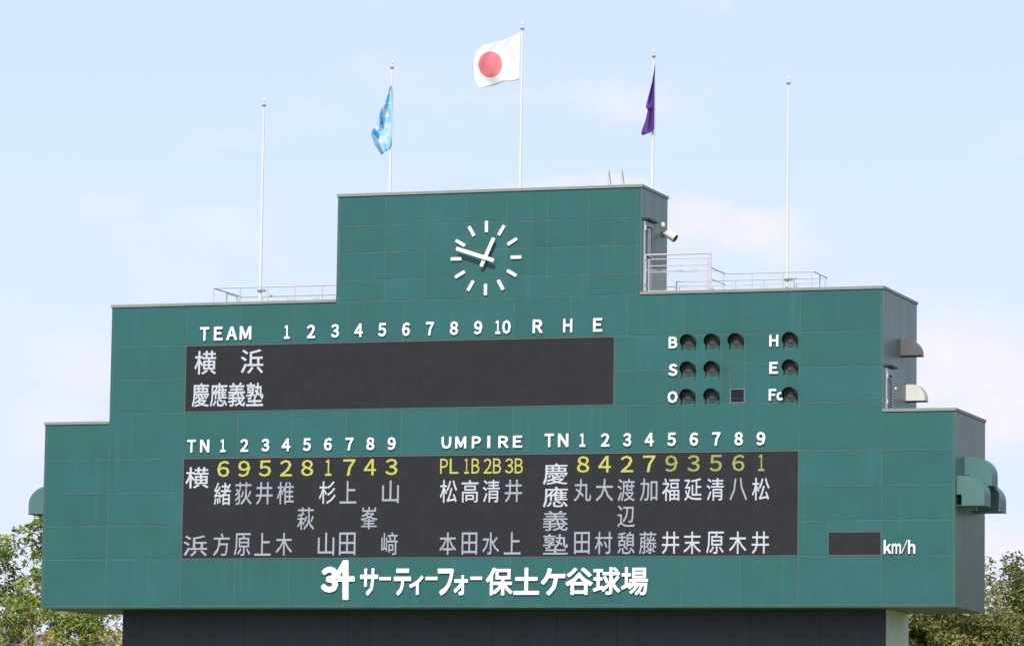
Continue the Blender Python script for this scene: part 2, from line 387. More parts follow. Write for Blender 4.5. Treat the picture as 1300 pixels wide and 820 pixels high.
MB().box((XS2, y0-.06, zt+.02), (XS2+.15, y1+.25, zt+.09)).obj('door_canopy', M_louvgap, B)
kb = MB(); kb.rod((XS2+.05, y1-.07, zb+.82), (XS2+.14, y1-.07, zb+.82), .02); kb.rod((XS2+.14, y1-.07, zb+.82), (XS2+.20, y1-.07, zb+.82), .055, .045, 10); kb.obj('handle', M_beige, d)
for z in (zb+.3, zt-.3): MB().box((XS2+.05, y0-.02, z-.08), (XS2+.08, y0+.06, z+.08)).obj('hinge', M_beige, d)

# ------------------------------------------------------------------ lettering
_gc = {}
_cu = bpy.data.curves.new('glyph', 'FONT'); _to = bpy.data.objects.new('glyph', _cu); COL.objects.link(_to)
def wide(ch):
    return chr(ord(ch)+0xFEE0) if '!' <= ch <= '~' else ch
def glyph(ch, off, ext, mats):
    "a glyph mesh facing -Y, centred, with its width and height; 'off' thickens and rounds the strokes"
    k = (ch, off, ext, mats[0].name)
    if k not in _gc:
        _cu.body = wide(ch); _cu.extrude = ext; _cu.resolution_u = 2; _cu.fill_mode = 'BOTH'
        bpy.context.view_layer.update()
        me0 = bpy.data.meshes.new_from_object(_to.evaluated_get(bpy.context.evaluated_depsgraph_get()))
        n = len(me0.vertices); co = np.empty(n*3, 'f'); me0.vertices.foreach_get('co', co); co = co.reshape(n, 3)
        lo, hi = co.min(0)-(off, off, 0), co.max(0)+(off, off, 0); c = (lo+hi)/2
        P = np.stack([co[:, 0]-c[0], -co[:, 2], co[:, 1]-c[1]], 1)
        F = [tuple(p.vertices) for p in me0.polygons]; K = 8 if off > 0 else 1
        V = []; FF = []
        for i in range(K):
            a = math.tau*(i+.5)/K
            d = np.array((off*math.cos(a), -.0007*i, off*math.sin(a))) if K > 1 else np.zeros(3)
            V.append(P+d); FF += [tuple(v+n*i for v in f) for f in F]
        me = bpy.data.meshes.new('glyph'); me.from_pydata(np.concatenate(V).tolist(), [], FF)
        for mm in mats: me.materials.append(mm)
        me.update()
        if len(mats) > 1:
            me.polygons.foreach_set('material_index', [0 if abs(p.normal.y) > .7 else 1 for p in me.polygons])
        bpy.data.meshes.remove(me0)
        _gc[k] = (me, hi[0]-lo[0], hi[1]-lo[1])
    return _gc[k]
def put(ch, name, bb, parent, mats, y, off=0.0, ext=.02):
    "fit the glyph to its measured box (px) on the plane y"
    me, w, h = glyph(ch, off, ext, mats)
    x0, y0, x1, y1 = bb; cx, cy = (x0+x1)/2, (y0+y1)/2
    c = W(cx, cy, y); wid = W(x1, cy, y).x - W(x0, cy, y).x; hei = W(cx, y0, y).z - W(cx, y1, y).z
    o = link(name, me, None, parent, c - parent.location)
    o.scale = (wid/w, 1, hei/h)
    return o
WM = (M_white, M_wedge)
YL = -.062
def row(label, items, h, yc, name='numeral'):
    "items: (char, px centre, px width); yc(px) gives the row's centre line"
    x0 = items[0][1]; t = thing('lettering', label, 'lettering', W(items[len(items)//2][1], yc(items[len(items)//2][1])+h/2, YL))
    for ch, cx, w in items:
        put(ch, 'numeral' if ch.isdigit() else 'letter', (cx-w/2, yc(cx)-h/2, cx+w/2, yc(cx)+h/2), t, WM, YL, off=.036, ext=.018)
    return t
yT = lambda x: 421.5-(x-364.5)*.0229
row('white raised TEAM, inning numbers 1 to 10 and R H E above the upper display',
    [('T',259.9,11.8),('E',277.4,11.3),('A',294.4,13.8),('M',311.9,14.8),('1',364.5,7),('2',395.2,10.5),('3',425.6,10),('4',455.6,11),
     ('5',485.5,10.2),('6',515.6,10.2),('7',546,10.2),('8',576.6,10.5),('9',607.3,10.6),('1',632.2,6.5),('0',643.2,10.8),('R',682.7,12.6),('H',721,11.8),('E',759,11.8)], 17.4, yT)
yN = lambda x: 566.2-(x-243)*.0132
row('white raised TN and 1 to 9 above the left end of the lower display',
    [('T',243.4,11),('N',260.2,11.8),('1',283.3,7),('2',310.4,10.3),('3',337.2,10),('4',363.4,11),('5',389.9,10),('6',416.5,10.2),('7',443.8,10.4),('8',470.4,10.4),('9',497.5,10.4)], 16.4, yN)
_um = row('white raised word UMPIRE above the middle of the lower display',
    [('U',567,12.6),('M',585.2,14),('P',605,11.6),('R',639.3,13),('E',657.3,12)], 15.4, lambda x: 561.8-(x-567)*.0145)
_w = W(620.6, 561, YL); _a = W(618.9, 553.3, YL); _b = W(622.4, 568.7, YL)
o = MB().chbox(_a.x-_um.location.x, _b.x-_um.location.x, _b.z-_um.location.z, _a.z-_um.location.z, -.02, .02, .008).obj('letter', M_white, _um)
row('white raised TN and 1 to 9 above the right end of the lower display',
    [('T',697.5,12),('N',715.2,13.4),('1',739.7,7.4),('2',768.5,11),('3',796.4,10.4),('4',824.5,11.6),('5',852.9,10.8),('6',881,11),('7',909.5,10.8),('8',938,11),('9',966.2,11.4)], 17.2, lambda x: 558.9-(x-697)*.0085)
def single(ch, bb, label, off=.044):
    t = thing('lettering', label, 'lettering', W((bb[0]+bb[2])/2, bb[3], YL))
    if len(ch) == 1: put(ch, 'letter', bb, t, WM, YL, off=off, ext=.018)
    return t
single('B', (849,427.5,860.3,442.3), 'white letter B left of the top row of hooded lamps')
single('S', (848.6,461.8,860.3,477.3), 'white letter S left of the middle row of hooded lamps')
single('O', (847.6,496.4,860.5,511.5), 'white letter O left of the bottom row of hooded lamps')
single('H', (976.8,425,988.4,440), 'white letter H beside the topmost lamp of the right column')
single('E', (976.8,459.3,988,474.5), 'white letter E beside the middle lamp of the right column')
t = single('Fc', (976,493.6,994.4,508.5), 'white letters Fc beside the lowest lamp of the right column')
put('F', 'letter', (976,493.6,985.7,508.5), t, WM, YL, .042, .018); put('c', 'letter', (985.9,497.4,994.2,508.5), t, WM, YL, .042, .018)
t = single('kmh', (1121.8,685,1162.2,702.6), 'white unit km/h right of the small dark speed display')
for ch, bb in (('k',(1122,685,1131.6,702.6)), ('m',(1132.3,689.4,1144,702.6)), ('/',(1144.6,684.6,1152.2,702.6)), ('h',(1152.9,685,1162.2,702.6))):
    put(ch, 'letter', bb, t, WM, YL, .026 if ch == 'm' else .034, .018)
# stadium name
t = thing('lettering', 'large white Japanese stadium name with a 34 emblem along the bottom of the board', 'lettering', W(615, 757, YL))
def strokes(name, polys, rnd=True):
    mb = MB()
    for k, poly in enumerate(polys):
        pts = [W(400+x/8.125, 705+y/8.125, YL) - t.location for x, y in poly]
        mb.prism([(p.x, p.z) for p in pts], -.018-.001*k, .03)
    o = mb.obj(name, M_white, t); return o
put('3', 'numeral', (407.6, 718.8, 429.6, 752), t, WM, YL, .060, .018)
strokes('numeral', [[(284,52),(300,46),(335,46),(346,54),(346,446),(338,456),(292,456),(284,446)],
                    [(240,212),(284,212),(284,267),(225,267)], [(346,212),(400,212),(410,220),(410,258),(402,267),(346,267)],
                    [(290,50),(330,50),(292,140),(262,200),(262,214),(225,240),(200,215),(232,150)]])
for ch, bb, off in (('サ',(457.2,720.8,480.4,756),.034),('ー',(481.8,731.8,496.6,736.4),.035),('テ',(500,721,522.1,755.7),.034),('ィ',(519.6,730,537.6,754.8),.034),
                    ('ー',(540.3,731.5,555.7,736.2),.035),('フ',(555.6,721,576.2,755.6),.034),('ォ',(576.2,729.5,594.3,755.3),.034),('ー',(597.3,731.3,612.4,735.9),.035),
                    ('保',(617,720,651.2,755.6),.026),('土',(651.9,720,685,754.7),.034),('ケ',(686.6,720.6,718,755.6),.034),('谷',(718,720,752.8,754.9),.030),
                    ('球',(752.8,719.3,787.7,754.8),.024),('場',(788.5,719.3,823,755.3),.022)):
    put(ch, 'letter', bb, t, WM, YL, off, .018)

# ------------------------------------------------------------------ displays
def display(label, x0, x1, z0, z1):
    t = thing('display_screen', label, 'display', ((x0+x1)/2, 0, z0))
    w = (x1-x0)/2; h = z1-z0
    MB().box((-w+.03, -.0265, .03), (w-.03, -.001, h-.03)).obj('screen_face', M_screen, t)
    for nm, a, b in (('bezel', (-w, -.034, 0), (w, .0, .03)), ('bezel', (-w, -.034, h-.03), (w, .0, h)),
                     ('bezel', (-w, -.034, .03), (-w+.03, .0, h-.03)), ('bezel', (w-.03, -.034, .03), (w, .0, h-.03))):
        MB().box(a, b).obj(nm, M_screen2, t)
    return t
M_screen2 = mat('display_frame', (0.10, 0.12, 0.12), 0.5)
YD = -.032
up_d = display('long dark upper score display showing two team names at its left end', -XM, XT, ZC, ZA)
lo_d = display('large dark lower display filled with columns of names under yellow digits', -XM, XM, ZG, ZD)
sp_d = display('small blank dark speed display at the lower right', spx, XK, ZG, spz)
def led(ch, cx, cy, w, h, par, mt, off=.004):
    nm = 'digit' if ch.isdigit() else 'character'
    put(ch, nm, (cx-w/2, cy-h/2, cx+w/2, cy+h/2), par, (mt,), YD, off, .004)
led('横', 260.8, 460.2, 27.5, 30, up_d, M_led2, .008); led('浜', 320, 458.8, 28.6, 30.6, up_d, M_led2, .008)
for ch, cx in zip('慶應義塾', (254.7, 277.7, 300.6, 323.5)): led(ch, cx, 501.3-(cx-254)*.014, 21.6, 30.2, up_d, M_led2, .010)
led('横', 250.4, 606.2, 29.4, 26.8, lo_d, M_led2, .008); led('浜', 248, 692.6, 30, 26.2, lo_d, M_led, .008)
for ch, cx in zip('695281743', (283.5,310,336.5,363.1,390.1,416.9,443.4,469.7,497)):
    led(ch, cx, 595.1-(cx-283)*.0122, 8 if ch == '1' else 15.4, 20.6, lo_d, M_ledy, .012)
for ch, cx in zip('緒荻井椎杉上山', (282.5,309,335.6,362.4,415.7,442,495.8)): led(ch, cx, 626.6-(cx-282)*.0125, 21.2, 28.6, lo_d, M_led2 if ch in '緒杉' else M_led)
led('萩', 388.1, 658, 21.4, 28.4, lo_d, M_led); led('峯', 468.6, 657.3, 21, 28.4, lo_d, M_led)
for ch, cx in zip('方原上木山田﨑', (281.2,307.7,333.5,360.5,414,440.9,494.6)): led(ch, cx, 691-(cx-281)*.0065, 20.8, 28.8, lo_d, M_led)
for ch, x0, x1 in (('P',558.9,568.8),('L',571,582),('1',589.5,595.3),('B',598.8,608.7),('2',614,624.4),('B',626,636.2),('3',641.2,651.7),('B',653.6,663.9)):
    led(ch, (x0+x1)/2, 591.6-(x0-558)*.005, x1-x0, 19.2, lo_d, M_ledy, .006)
for ch, cx in zip('松高清井', (569.5,596.6,623.7,651.8)): led(ch, cx, 623.4-(cx-569)*.006, 21.6, 28.8, lo_d, M_led2 if ch != '井' else M_led)
for ch, cx in zip('本田水上', (568.5,596,623.1,650.5)): led(ch, cx, 689.7-(cx-568)*.004, 21.2 if ch != '田' else 19.6, 28.2, lo_d, M_led)
for ch, cy, h in zip('慶應義塾', (601.4, 630.6, 660.8, 690.4), (26.8, 26, 25.6, 26.2)): led(ch, 705.2, cy, 31.4, h, lo_d, M_led2 if ch in '慶應' else M_led, .006)
for i, (ch, cx) in enumerate(zip('842793561', (740.4,767.6,795.9,824.1,852.4,880.6,908.8,937.4,966.6))):
    led(ch, cx, 589.3-(cx-740)*.0092, 8 if ch == '1' else 15.8, 21, lo_d, M_ledy if i < 4 else M_ledy2, .012)
for ch, cx in zip('丸大渡加福延清八松', (739.6,767.4,795,823.6,851.6,879.8,908,937.4,965.9)): led(ch, cx, 622-(cx-740)*.0068, 22, 28.6, lo_d, M_led2 if ch in '松延福清' else M_led)
led('辺', 795, 655.1, 22, 27.4, lo_d, M_led)
for ch, cx in zip('田村憩藤井末原木井', (738.8,766.3,794.8,822.5,851.3,878.8,907.8,936.6,965.3)):
    led(ch, cx, 688.9-(cx-740)*.0022, 19.6 if ch == '田' else 22, 28.2, lo_d, M_led2 if ch in '井末原木' else M_led)
bpy.data.objects.remove(_to)

# ------------------------------------------------------------------ clock
cc = W(617.3, 327.8, -.05)
ck = thing('wall_clock', 'white bar clock with two hands on the green upper wall', 'clock', (cc.x, -.03, cc.z))
u = W(618.3, 327.8, -.05).x - W(617.3, 327.8, -.05).x        # metres per pixel here
def bar(name, ang, r0, r1, w, y0, y1):
    a = math.radians(ang); dx, dz = math.sin(a), math.cos(a); nx, nz = dz, -dx; c = w*.14
    pts = []
    for r, s in ((r0, -.72), (r0+c, -1), (r1-c, -1), (r1, -.72), (r1, .72), (r1-c, 1), (r0+c, 1), (r0, .72)):
        pts.append((dx*r+nx*s*w/2, dz*r+nz*s*w/2))
    MB().prism(pts[::-1], y0, y1).obj(name, M_white, ck)
for i in range(12): bar('hour_mark', 30*i, 31.2*u, 44.8*u, 3.9*u, -.06, .005)
bar('hour_hand', 24.4, -11.5*u, 26.0*u, 4.5*u, -.17, -.135)
bar('minute_hand', 288.2, -12.5*u, 38*u, 4.6*u, -.225, -.19)
MB().rod((0, -.19, 0), (0, .01, 0), .05, n=14).obj('spindle', M_white, ck)

# ------------------------------------------------------------------ hooded lamps
def make_lamp():
    R = .254
    t = thing('hooded_lamp', 'x', 'lamp', (0, 0, 0), 'hooded ball, strike and out lamps on the green wall')
    # lens: a slightly domed disc set in a ring
    mb = MB(); n = 20
    pr = [(R*.80, -.040), (R*.62, -.062), (R*.35, -.078)]
    v = []
    for r, y in pr: v += [(r*math.cos(2*math.pi*i/n), y, r*math.sin(2*math.pi*i/n)) for i in range(n)]
    v.append((0, -.082, 0)); f = []
    for k in range(2):
        for i in range(n): f.append((k*n+i, k*n+(i+1) % n, (k+1)*n+(i+1) % n, (k+1)*n+i))
    f += [(2*n+i, 2*n+(i+1) % n, 3*n) for i in range(n)]
    mb.add(v, f).obj('lens', M_lens, t, smooth=True)
    mb = MB(); v = []
    for r, y in ((R*.78, -.03), (R*.78, -.055), (R*.86, -.060), (R*.99, -.034)): v += [(r*math.cos(2*math.pi*i/n), y, r*math.sin(2*math.pi*i/n)) for i in range(n)]
    f = [(k*n+i, k*n+(i+1) % n, (k+1)*n+(i+1) % n, (k+1)*n+i) for k in range(3) for i in range(n)]
    mb.add(v, f).obj('ring', M_hoodg2, t)
    # visor: cut-away tube, long at the top and sweeping back to nothing below the middle
    mb = MB(); K = 28; v = []
    for i in range(K+1):
        a = math.radians(-36 + 252*i/K); s = math.sin(a)
        ln = .235*min(1, max(0, (s+.62)/.5))**.6 + .03
        for r in (R*1.0, R*1.045):
            v += [(r*math.cos(a), -.03, r*s), (r*math.cos(a), -.03-ln, r*s-.02*ln)]
    f = []
    for i in range(K):
        b = 4*i; c = b+4
        f += [(b, b+1, c+1, c), (b+2, c+2, c+3, b+3), (b+1, b+3, c+3, c+1)]
    f += [(0, 2, 3, 1), (4*K, 4*K+1, 4*K+3, 4*K+2)]
    mb.add(v, f).obj('visor', M_visor, t, smooth=True)
    return t
M_visor = mat('visor_black_paint', (0.020, 0.024, 0.023), 0.5)
def copy_tree(o, parent=None):
    c = o.copy(); COL.objects.link(c)
    if parent is not None: c.parent = parent
    for ch in list(o.children):
        k = ch.copy(); COL.objects.link(k); k.parent = c
        for g2 in ch.children:
            q = g2.copy(); COL.objects.link(q); q.parent = k
    return c
M_hoodg2 = mat('lamp_ring_green', (0.05, 0.12, 0.11), 0.6)
lamp0 = make_lamp(); first = True
spots = [(874.6, 434.2, 'hooded lamp directly right of the letter B'), (904.9, 433.4, 'middle hooded lamp of three in the B row'),
         (935.3, 432.8, 'third hooded lamp of the B row, farthest from its letter'), (874.3, 468.8, 'hooded lamp directly right of the letter S'),
         (904.7, 468.2, 'second and last hooded lamp of the S row'), (873.8, 503.4, 'hooded lamp directly right of the letter O'),
         (904.4, 502.8, 'second hooded lamp of the O row, left of the small window'), (1004, 431.4, 'hooded lamp directly right of the letter H'),
         (1004, 466.2, 'hooded lamp right of the letter E in the right column'), (1003.6, 501.2, 'hooded lamp right of the letters Fc')]
for px, py, lb in spots:
    o = lamp0 if first else copy_tree(lamp0); first = False
    o.location = W(px, py, -.02); o.location.y = 0; o['label'] = lb
# little window in place of the third O lamp
p = W(927.3, 493.6, -.02); q = W(945.2, 511, -.02)
t = thing('wall_window', 'small square dark window below the blank cell, right of the O row lamps', 'window', ((p.x+q.x)/2, 0, q.z))
w = (q.x-p.x)/2; h = p.z-q.z
MB().box((-w+.02, -.026, .02), (w-.02, -.002, h-.02)).obj('pane', M_tint, t)
for a, b in (((-w, -.034, 0), (w, -.001, .02)), ((-w, -.034, h-.02), (w, -.001, h)), ((-w, -.034, .02), (-w+.02, -.001, h-.02)), ((w-.02, -.034, .02), (w, -.001, h-.02))):
    MB().box(a, b).obj('frame', M_coping, t)
for z in (.12, .17): MB().box((-w+.02, -.030, z), (w-.02, -.0265, z+.010)).obj('glazing_bar', M_louvgap, t)

# ------------------------------------------------------------------ exhaust hoods
def hood(label, mt, x, y, zb, w, h, dy, s=1, notch=False, flat=.35, group=None, arc=.62):
    t = thing('exhaust_hood', label, 'vent hood', (x, y, zb), group)
    prof = [(0, h)]
    rx, rz = w*(1-flat), h*arc
    for i in range(11):
        a = math.pi/2*(1-i/10); prof.append((w-rx+rx*math.cos(a), h-rz+rz*math.sin(a)))
    prof.append((w, 0))
    X = lambda p: (s*p[0], p[1])
    n = len(prof)
    # skin: folded sheet over the top and front
    v = []
    for d in (0, dy):
        v += [(s*px, d, pz) for px, pz in prof]
    vi = []
    for d in (0, dy):
        vi += [(s*max(px-.02, 0), d, pz-.02 if pz > .03 else pz) for px, pz in prof]
    mb = MB(); mb.add(v, [(i, i+1, n+i+1, n+i) for i in range(n-1)]); mb.add(vi, [(i, i+1, n+i+1, n+i) for i in range(n-1)])
    mb.obj('cover_sheet', mt, t, smooth=True)
    low = [(0, 0)] if not notch else [(w*.18, 0), (w*.18, h*.36), (0, h*.36)]
    for d in (-.012, dy+.001):
        poly = [X(p) for p in prof] + [X(p) for p in low]
        MB().prism(poly if s > 0 else poly[::-1], d, d+.011).obj('cheek', mt, t)
    MB().add([(s*.0, 0, .012), (s*(w-.022), 0, .012), (s*(w-.022), dy, .012), (0, dy, .012)], [(0, 1, 2, 3)]).obj('dark_opening', M_black, t)  # black sheet standing in for the shaded inside of the open bottom
    e = MB(); e.box((min(0, s*(w+.006)), -.018, -.02), (max(0, s*(w+.006)), dy+.018, .0)); e.obj('bottom_rim', M_black if not notch else mt, t)
    return t
def hood_px(label, mt, pxl, pxr, pyt, pyb, dy, xw, **k):
    a = WS(pxl, pyb, xw); y = a.y; b = W(pxr, pyb, y); c = W(pxl, pyt, y)
    return hood(label, mt, xw, y, a.z, b.x-xw, c.z-a.z, dy, **k)
hood_px('dark grey quarter-round vent hood high on the right wall', M_hoodd, 1143.2, 1168.4, 430, 451.2, .5, XK+.012, flat=.2, arc=.9)
hood_px('cream quarter-round vent hood below the dark one, above the lower roof', M_hoodc, 1150, 1174, 486.5, 508.6, .5, XK+.012, flat=.1, arc=.88)
GG = 'large green vent hoods on the end walls'
hood_px('large green vent hood nearest the front corner of the right wall', M_hoodg, 1214.6, 1249.8, 603.5, 641, .95, XF+.012, notch=True, flat=.3, group=GG)
hood_px('large green vent hood mounted highest on the right end wall', M_hoodg, 1224.4, 1259, 579.5, 616, .95, XF+.012, notch=True, flat=.3, group=GG)
hood_px('large green vent hood farthest back on the right end wall, partly hidden', M_hoodg, 1234.5, 1269.8, 612, 648.8, .95, XF+.012, notch=True, flat=.3, group=GG)
# left wall hood
a = W(54.5, 652, .6); b = W(36.2, 652, .6); c = W(54.5, 616.5, .6)
hood('large green vent hood on the left end wall, alone there', M_hoodg, -XF-.012, .6, a.z, abs(b.x+XF+.012), c.z-a.z, .95, s=-1, flat=.05, arc=.66, group=GG)
# conduit on the right wall near the lowest hoods
# ------------------------------------------------------------------ floodlight
p = WS(841, 297, XB+.012)
t = thing('floodlight', 'beige floodlight tilted downwards on the right wall of the top block', 'floodlight', p)
MB().box((0, -.10, -.12), (.05, .10, .06)).obj('bracket', M_louvgap, t)
MB().rod((.03, 0, 0), (.20, 0, .02), .035).obj('arm', M_beige, t)
d0 = Vector((.80, -.10, -.50)).normalized()
q = Vector((.14, -.02, .04))
mb = MB(); mb.rod(q, q+d0*.10, .09, .142, 14); mb.rod(q+d0*.10, q+d0*.44, .142, .152, 14, caps=False); mb.obj('housing', M_beige, t, smooth=True)
MB().rod(q+d0*.40, q+d0*.422, .138, .138, 14).obj('lens', M_lens, t)
mb = MB(); mb.lathe([(0, .0), (.075, .02), (.10, .08), (.085, .15), (.04, .19), (0, .20)], (.02, -.03, .22), 10); mb.obj('sensor', M_beige, t, smooth=True)

# ------------------------------------------------------------------ railings
RR = .023
def rail(name, t, p, q, r=RR): MB().rod(Vector(p)-t.location, Vector(q)-t.location, r, n=7).obj(name, M_steel, t, smooth=True)
def railing(t, path, posts, zt, zm, zbase, panels=()):
    for (a, b) in zip(path[:-1], path[1:]):
        rail('top_rail', t, (*a, zt), (*b, zt), .025)
        for z in zm: rail('mid_rail', t, (*a, z), (*b, z), .016)
    for (x, y) in posts: rail('post', t, (x, y, zbase), (x, y, zt), .021)
# left roof railing
y_f, y_r = .55, 3.25
pf = W(271, 366.2, y_f); pe = W(427, 360.6, y_f); zt = pf.z-.01
zt = (W(271, 366.2, y_f).z + W(426, 361.6, y_f).z)/2
rl = thing('roof_railing', 'pale pipe railing on the roof left of the clock block', 'railing', (-8, 2, Z2))
railing(rl, [(-XB-.02, y_f), (pf.x, y_f), (pf.x, y_r), (-XB-.02, y_r)],
        [(pf.x, y_f)] + [(W(q, 370, y_f).x, y_f) for q in (305, 340, 374.3, 409.3)] + [(pf.x, 1.85)] +
        [(W(q, 375, y_r).x, y_r) for q in (300, 331, 367.5, 402)], zt, [], Z2)
zm = W(320, 377.4, y_r).z
xs = [W(q, 375, y_r).x for q in (303.5, 328, 334, 364.8, 371, 398.6, 405, 424)]
for a, b in zip(xs[::2], xs[1::2]):
    rail('gate_frame', rl, (a, y_r, zm), (b, y_r, zm), .014); rail('gate_frame', rl, (a, y_r, Z2), (a, y_r, zm), .014); rail('gate_frame', rl, (b, y_r, Z2), (b, y_r, zm), .014)
rail('gate_frame', rl, (pf.x, 1.9, zm-.02), (pf.x, 2.9, zm-.02), .014); rail('gate_frame', rl, (pf.x, 2.9, Z2), (pf.x, 2.9, zm-.02), .014)
# right: tall cage in front of the roof door
yc0, yc1, yc2 = .35, 2.2, 4.1
tl = W(819.6, 323.3, yc0); tr = W(902.4, 322, yc0)
cg = thing('roof_cage', 'tall pale pipe guard rail with wire mesh before the roof door', 'railing', (9, 1, Z2))
zt = (tl.z+tr.z)/2
xl, xr = tl.x, tr.x
for yy, dz in ((yc0, 0), ):
    rail('top_rail', cg, (xl, yy, zt), (xr, yy, zt), .03)
    for (pa, pb) in (((824, 329.5), (902, 327)), ((824, 338), (902, 336.6)), ((824, 346), (902, 344.6))):
        a = W(*pa, yy); rail('mid_rail', cg, (xl+.1, yy, a.z), (xr-.06, yy, a.z), .017)
    for x in (xl, xr): rail('post', cg, (x, yy, Z2), (x, yy, zt), .032)
    for x in (xl+.13, xr-.10): rail('inner_post', cg, (x, yy, Z2), (x, yy, W(824, 329.5, yy).z), .02)
    rail('bottom_rail', cg, (xl+.1, yy, Z2+.16), (xr-.06, yy, Z2+.16), .016)
    wm = MB()
    za, zb2 = Z2+.16, W(824, 346, yy).z
    x = xl+.13
    while x < xr-.1: wm.rod(Vector((x, yy, za))-cg.location, Vector((x, yy, zb2))-cg.location, .0028, n=4); x += .075
    z = za
    while z < zb2: wm.rod(Vector((xl+.13, yy, z))-cg.location, Vector((xr-.1, yy, z))-cg.location, .0028, n=4); z += .075
    o = wm.obj('wire_mesh', M_steel, cg); o['kind'] = 'stuff'
# cage return along the depth, and the side rails
rail('side_rail', cg, (xl, yc0, zt), (xl, yc0-.001+.9, zt), .03)
rail('side_rail', cg, (xl, yc0, W(824, 343, yc0).z), (xr, yc0+.7, W(824, 343, yc0).z), .016)
rr_ = thing('roof_railing', 'pale pipe railing on the roof around the flagpole right of the clock block', 'railing', (10, 3, Z2))
z1 = W(903, 340.6, yc0).z
zt2 = (W(918.5, 347.6, yc1).z + W(1032.7, 344.7, yc1).z)/2
x2, x3 = W(918.5, 350, yc1).x, W(1032.7, 350, yc1).x
rail('side_rail', rr_, (xr, yc0, zt2), (xr, yc1, zt2), .022); rail('side_rail', rr_, (xr, yc0, zt2-.4), (xr, yc1, zt2-.4), .015)
rail('side_rail', rr_, (xr, yc0, zt2-.75), (xr, yc1, zt2-.75), .015)
x2 = xr
rail('top_rail', rr_, (x2, yc1, zt2), (x3, yc1, zt2), .024)
rail('side_rail', rr_, (x3, yc1, zt2), (x3, yc2, zt2), .022); rail('top_rail', rr_, (XB+.02, yc2, zt2), (x3, yc2, zt2), .024)
for q in (918.5, 955, 994, 1030.5): xx = W(q, 355, yc1).x; rail('post', rr_, (xx, yc1, Z2), (xx, yc1, zt2), .022)
for q in (859, 901, 933.5, 970, 1008, 1047.5): xx = W(q, 360, yc2).x; rail('post', rr_, (xx, yc2, Z2), (xx, yc2, zt2), .022)
rail('post', rr_, (x3, 3.1, Z2), (x3, 3.1, zt2), .022)
zm = W(945, 361.6, yc2).z
xs = [W(q, 362, yc2).x for q in (846, 856.5, 862.5, 897, 905, 930, 936, 966.5, 973.5, 1004, 1011, 1041)]
for a, b in zip(xs[::2], xs[1::2]):
    rail('gate_frame', rr_, (a, yc2, zm), (b, yc2, zm), .014); rail('gate_frame', rr_, (a, yc2, Z2), (a, yc2, zm), .014); rail('gate_frame', rr_, (b, yc2, Z2), (b, yc2, zm), .014)
# ladder hoops standing over the roof edge of the top block
la = thing('roof_ladder', 'two slim ladder handrails rising above the top roof', 'ladder', (W(782, 240, 2.6).x, 2.6, Z3))
for q in (771.5, 788.3):
    a = W(q, 236, 2.6); zt = W(q+1, 215, 2.6).z
    rail('handrail', la, (a.x, 2.6, Z3), (a.x+.03, 2.6, zt), .02); rail('handrail', la, (a.x+.05, 3.15, Z3), (a.x+.03, 2.6, zt), .02)

# ------------------------------------------------------------------ flagpoles and flags
def flagpole(label, px, pyt, pyb, y, zb, r0=.058, r1=.032, collar=None):
    b = W(px, pyb, y); t = thing('flagpole', label, 'flagpole', (b.x, y, zb), 'white flagpoles on the roof')
    # top measured in the photograph
    d = ray(px, pyt); zt = CAM.z + (W(px, pyt, y).z - CAM.z)
    h = zt-zb
    MB().rod((0, 0, 0), (0, 0, h-.12), r0, r1, 12).obj('shaft', M_pole, t, smooth=True)
    n = [( .001, -.10), (.028, -.075), (.046, -.03), (.045, .015), (.028, .04), (.001, .09)]
    MB().lathe(n, (0, 0, h-.05), 12).obj('finial', M_pole, t, smooth=True)
    MB().lathe([(r1, 0), (.075, .0), (.075, .05), (r1, .05)], (0, 0, h-.27), 12).obj('truck', M_coping, t)
    MB().lathe([(r0, 0), (r0+.07, 0), (r0+.07, .03), (r0, .03)], (0, 0, .0), 12).obj('base_plate', M_coping, t)
    MB().rod((.13, -.03, .75), (.075, -.02, h-.25), .004, n=5).obj('halyard', M_pole, t)
    if collar:
        MB().lathe([(r0, 0), (r0+.05, 0), (r0+.05, .06), (r0, .06)], (0, 0, collar), 12).obj('collar', M_coping, t)
        MB().box((.08, -.05, collar-.02), (.2, .03, collar+.07)).obj('cleat', M_coping, t)
    return t
flagpole('bare white flagpole at the far left, inside the left roof railing', 330, 126, 382, 2.0, Z2, .064, .032, .72)
flagpole('white flagpole carrying the pale blue flag', 495, 78, 243, 1.6, Z3, .056, .032)
pj = flagpole('tallest white flagpole, in the middle, carrying the white flag with a red disc', 660.3, 28.5, 238, 1.6, Z3, .056, .032)
flagpole('white flagpole carrying the purple flag near the right corner of the top roof', 828, 63.5, 240, 1.6, Z3, .056, .032)
flagpole('bare white flagpole at the far right, inside the right roof railing', 999, 97.5, 362, 2.7, Z2, .064, .032, .72)

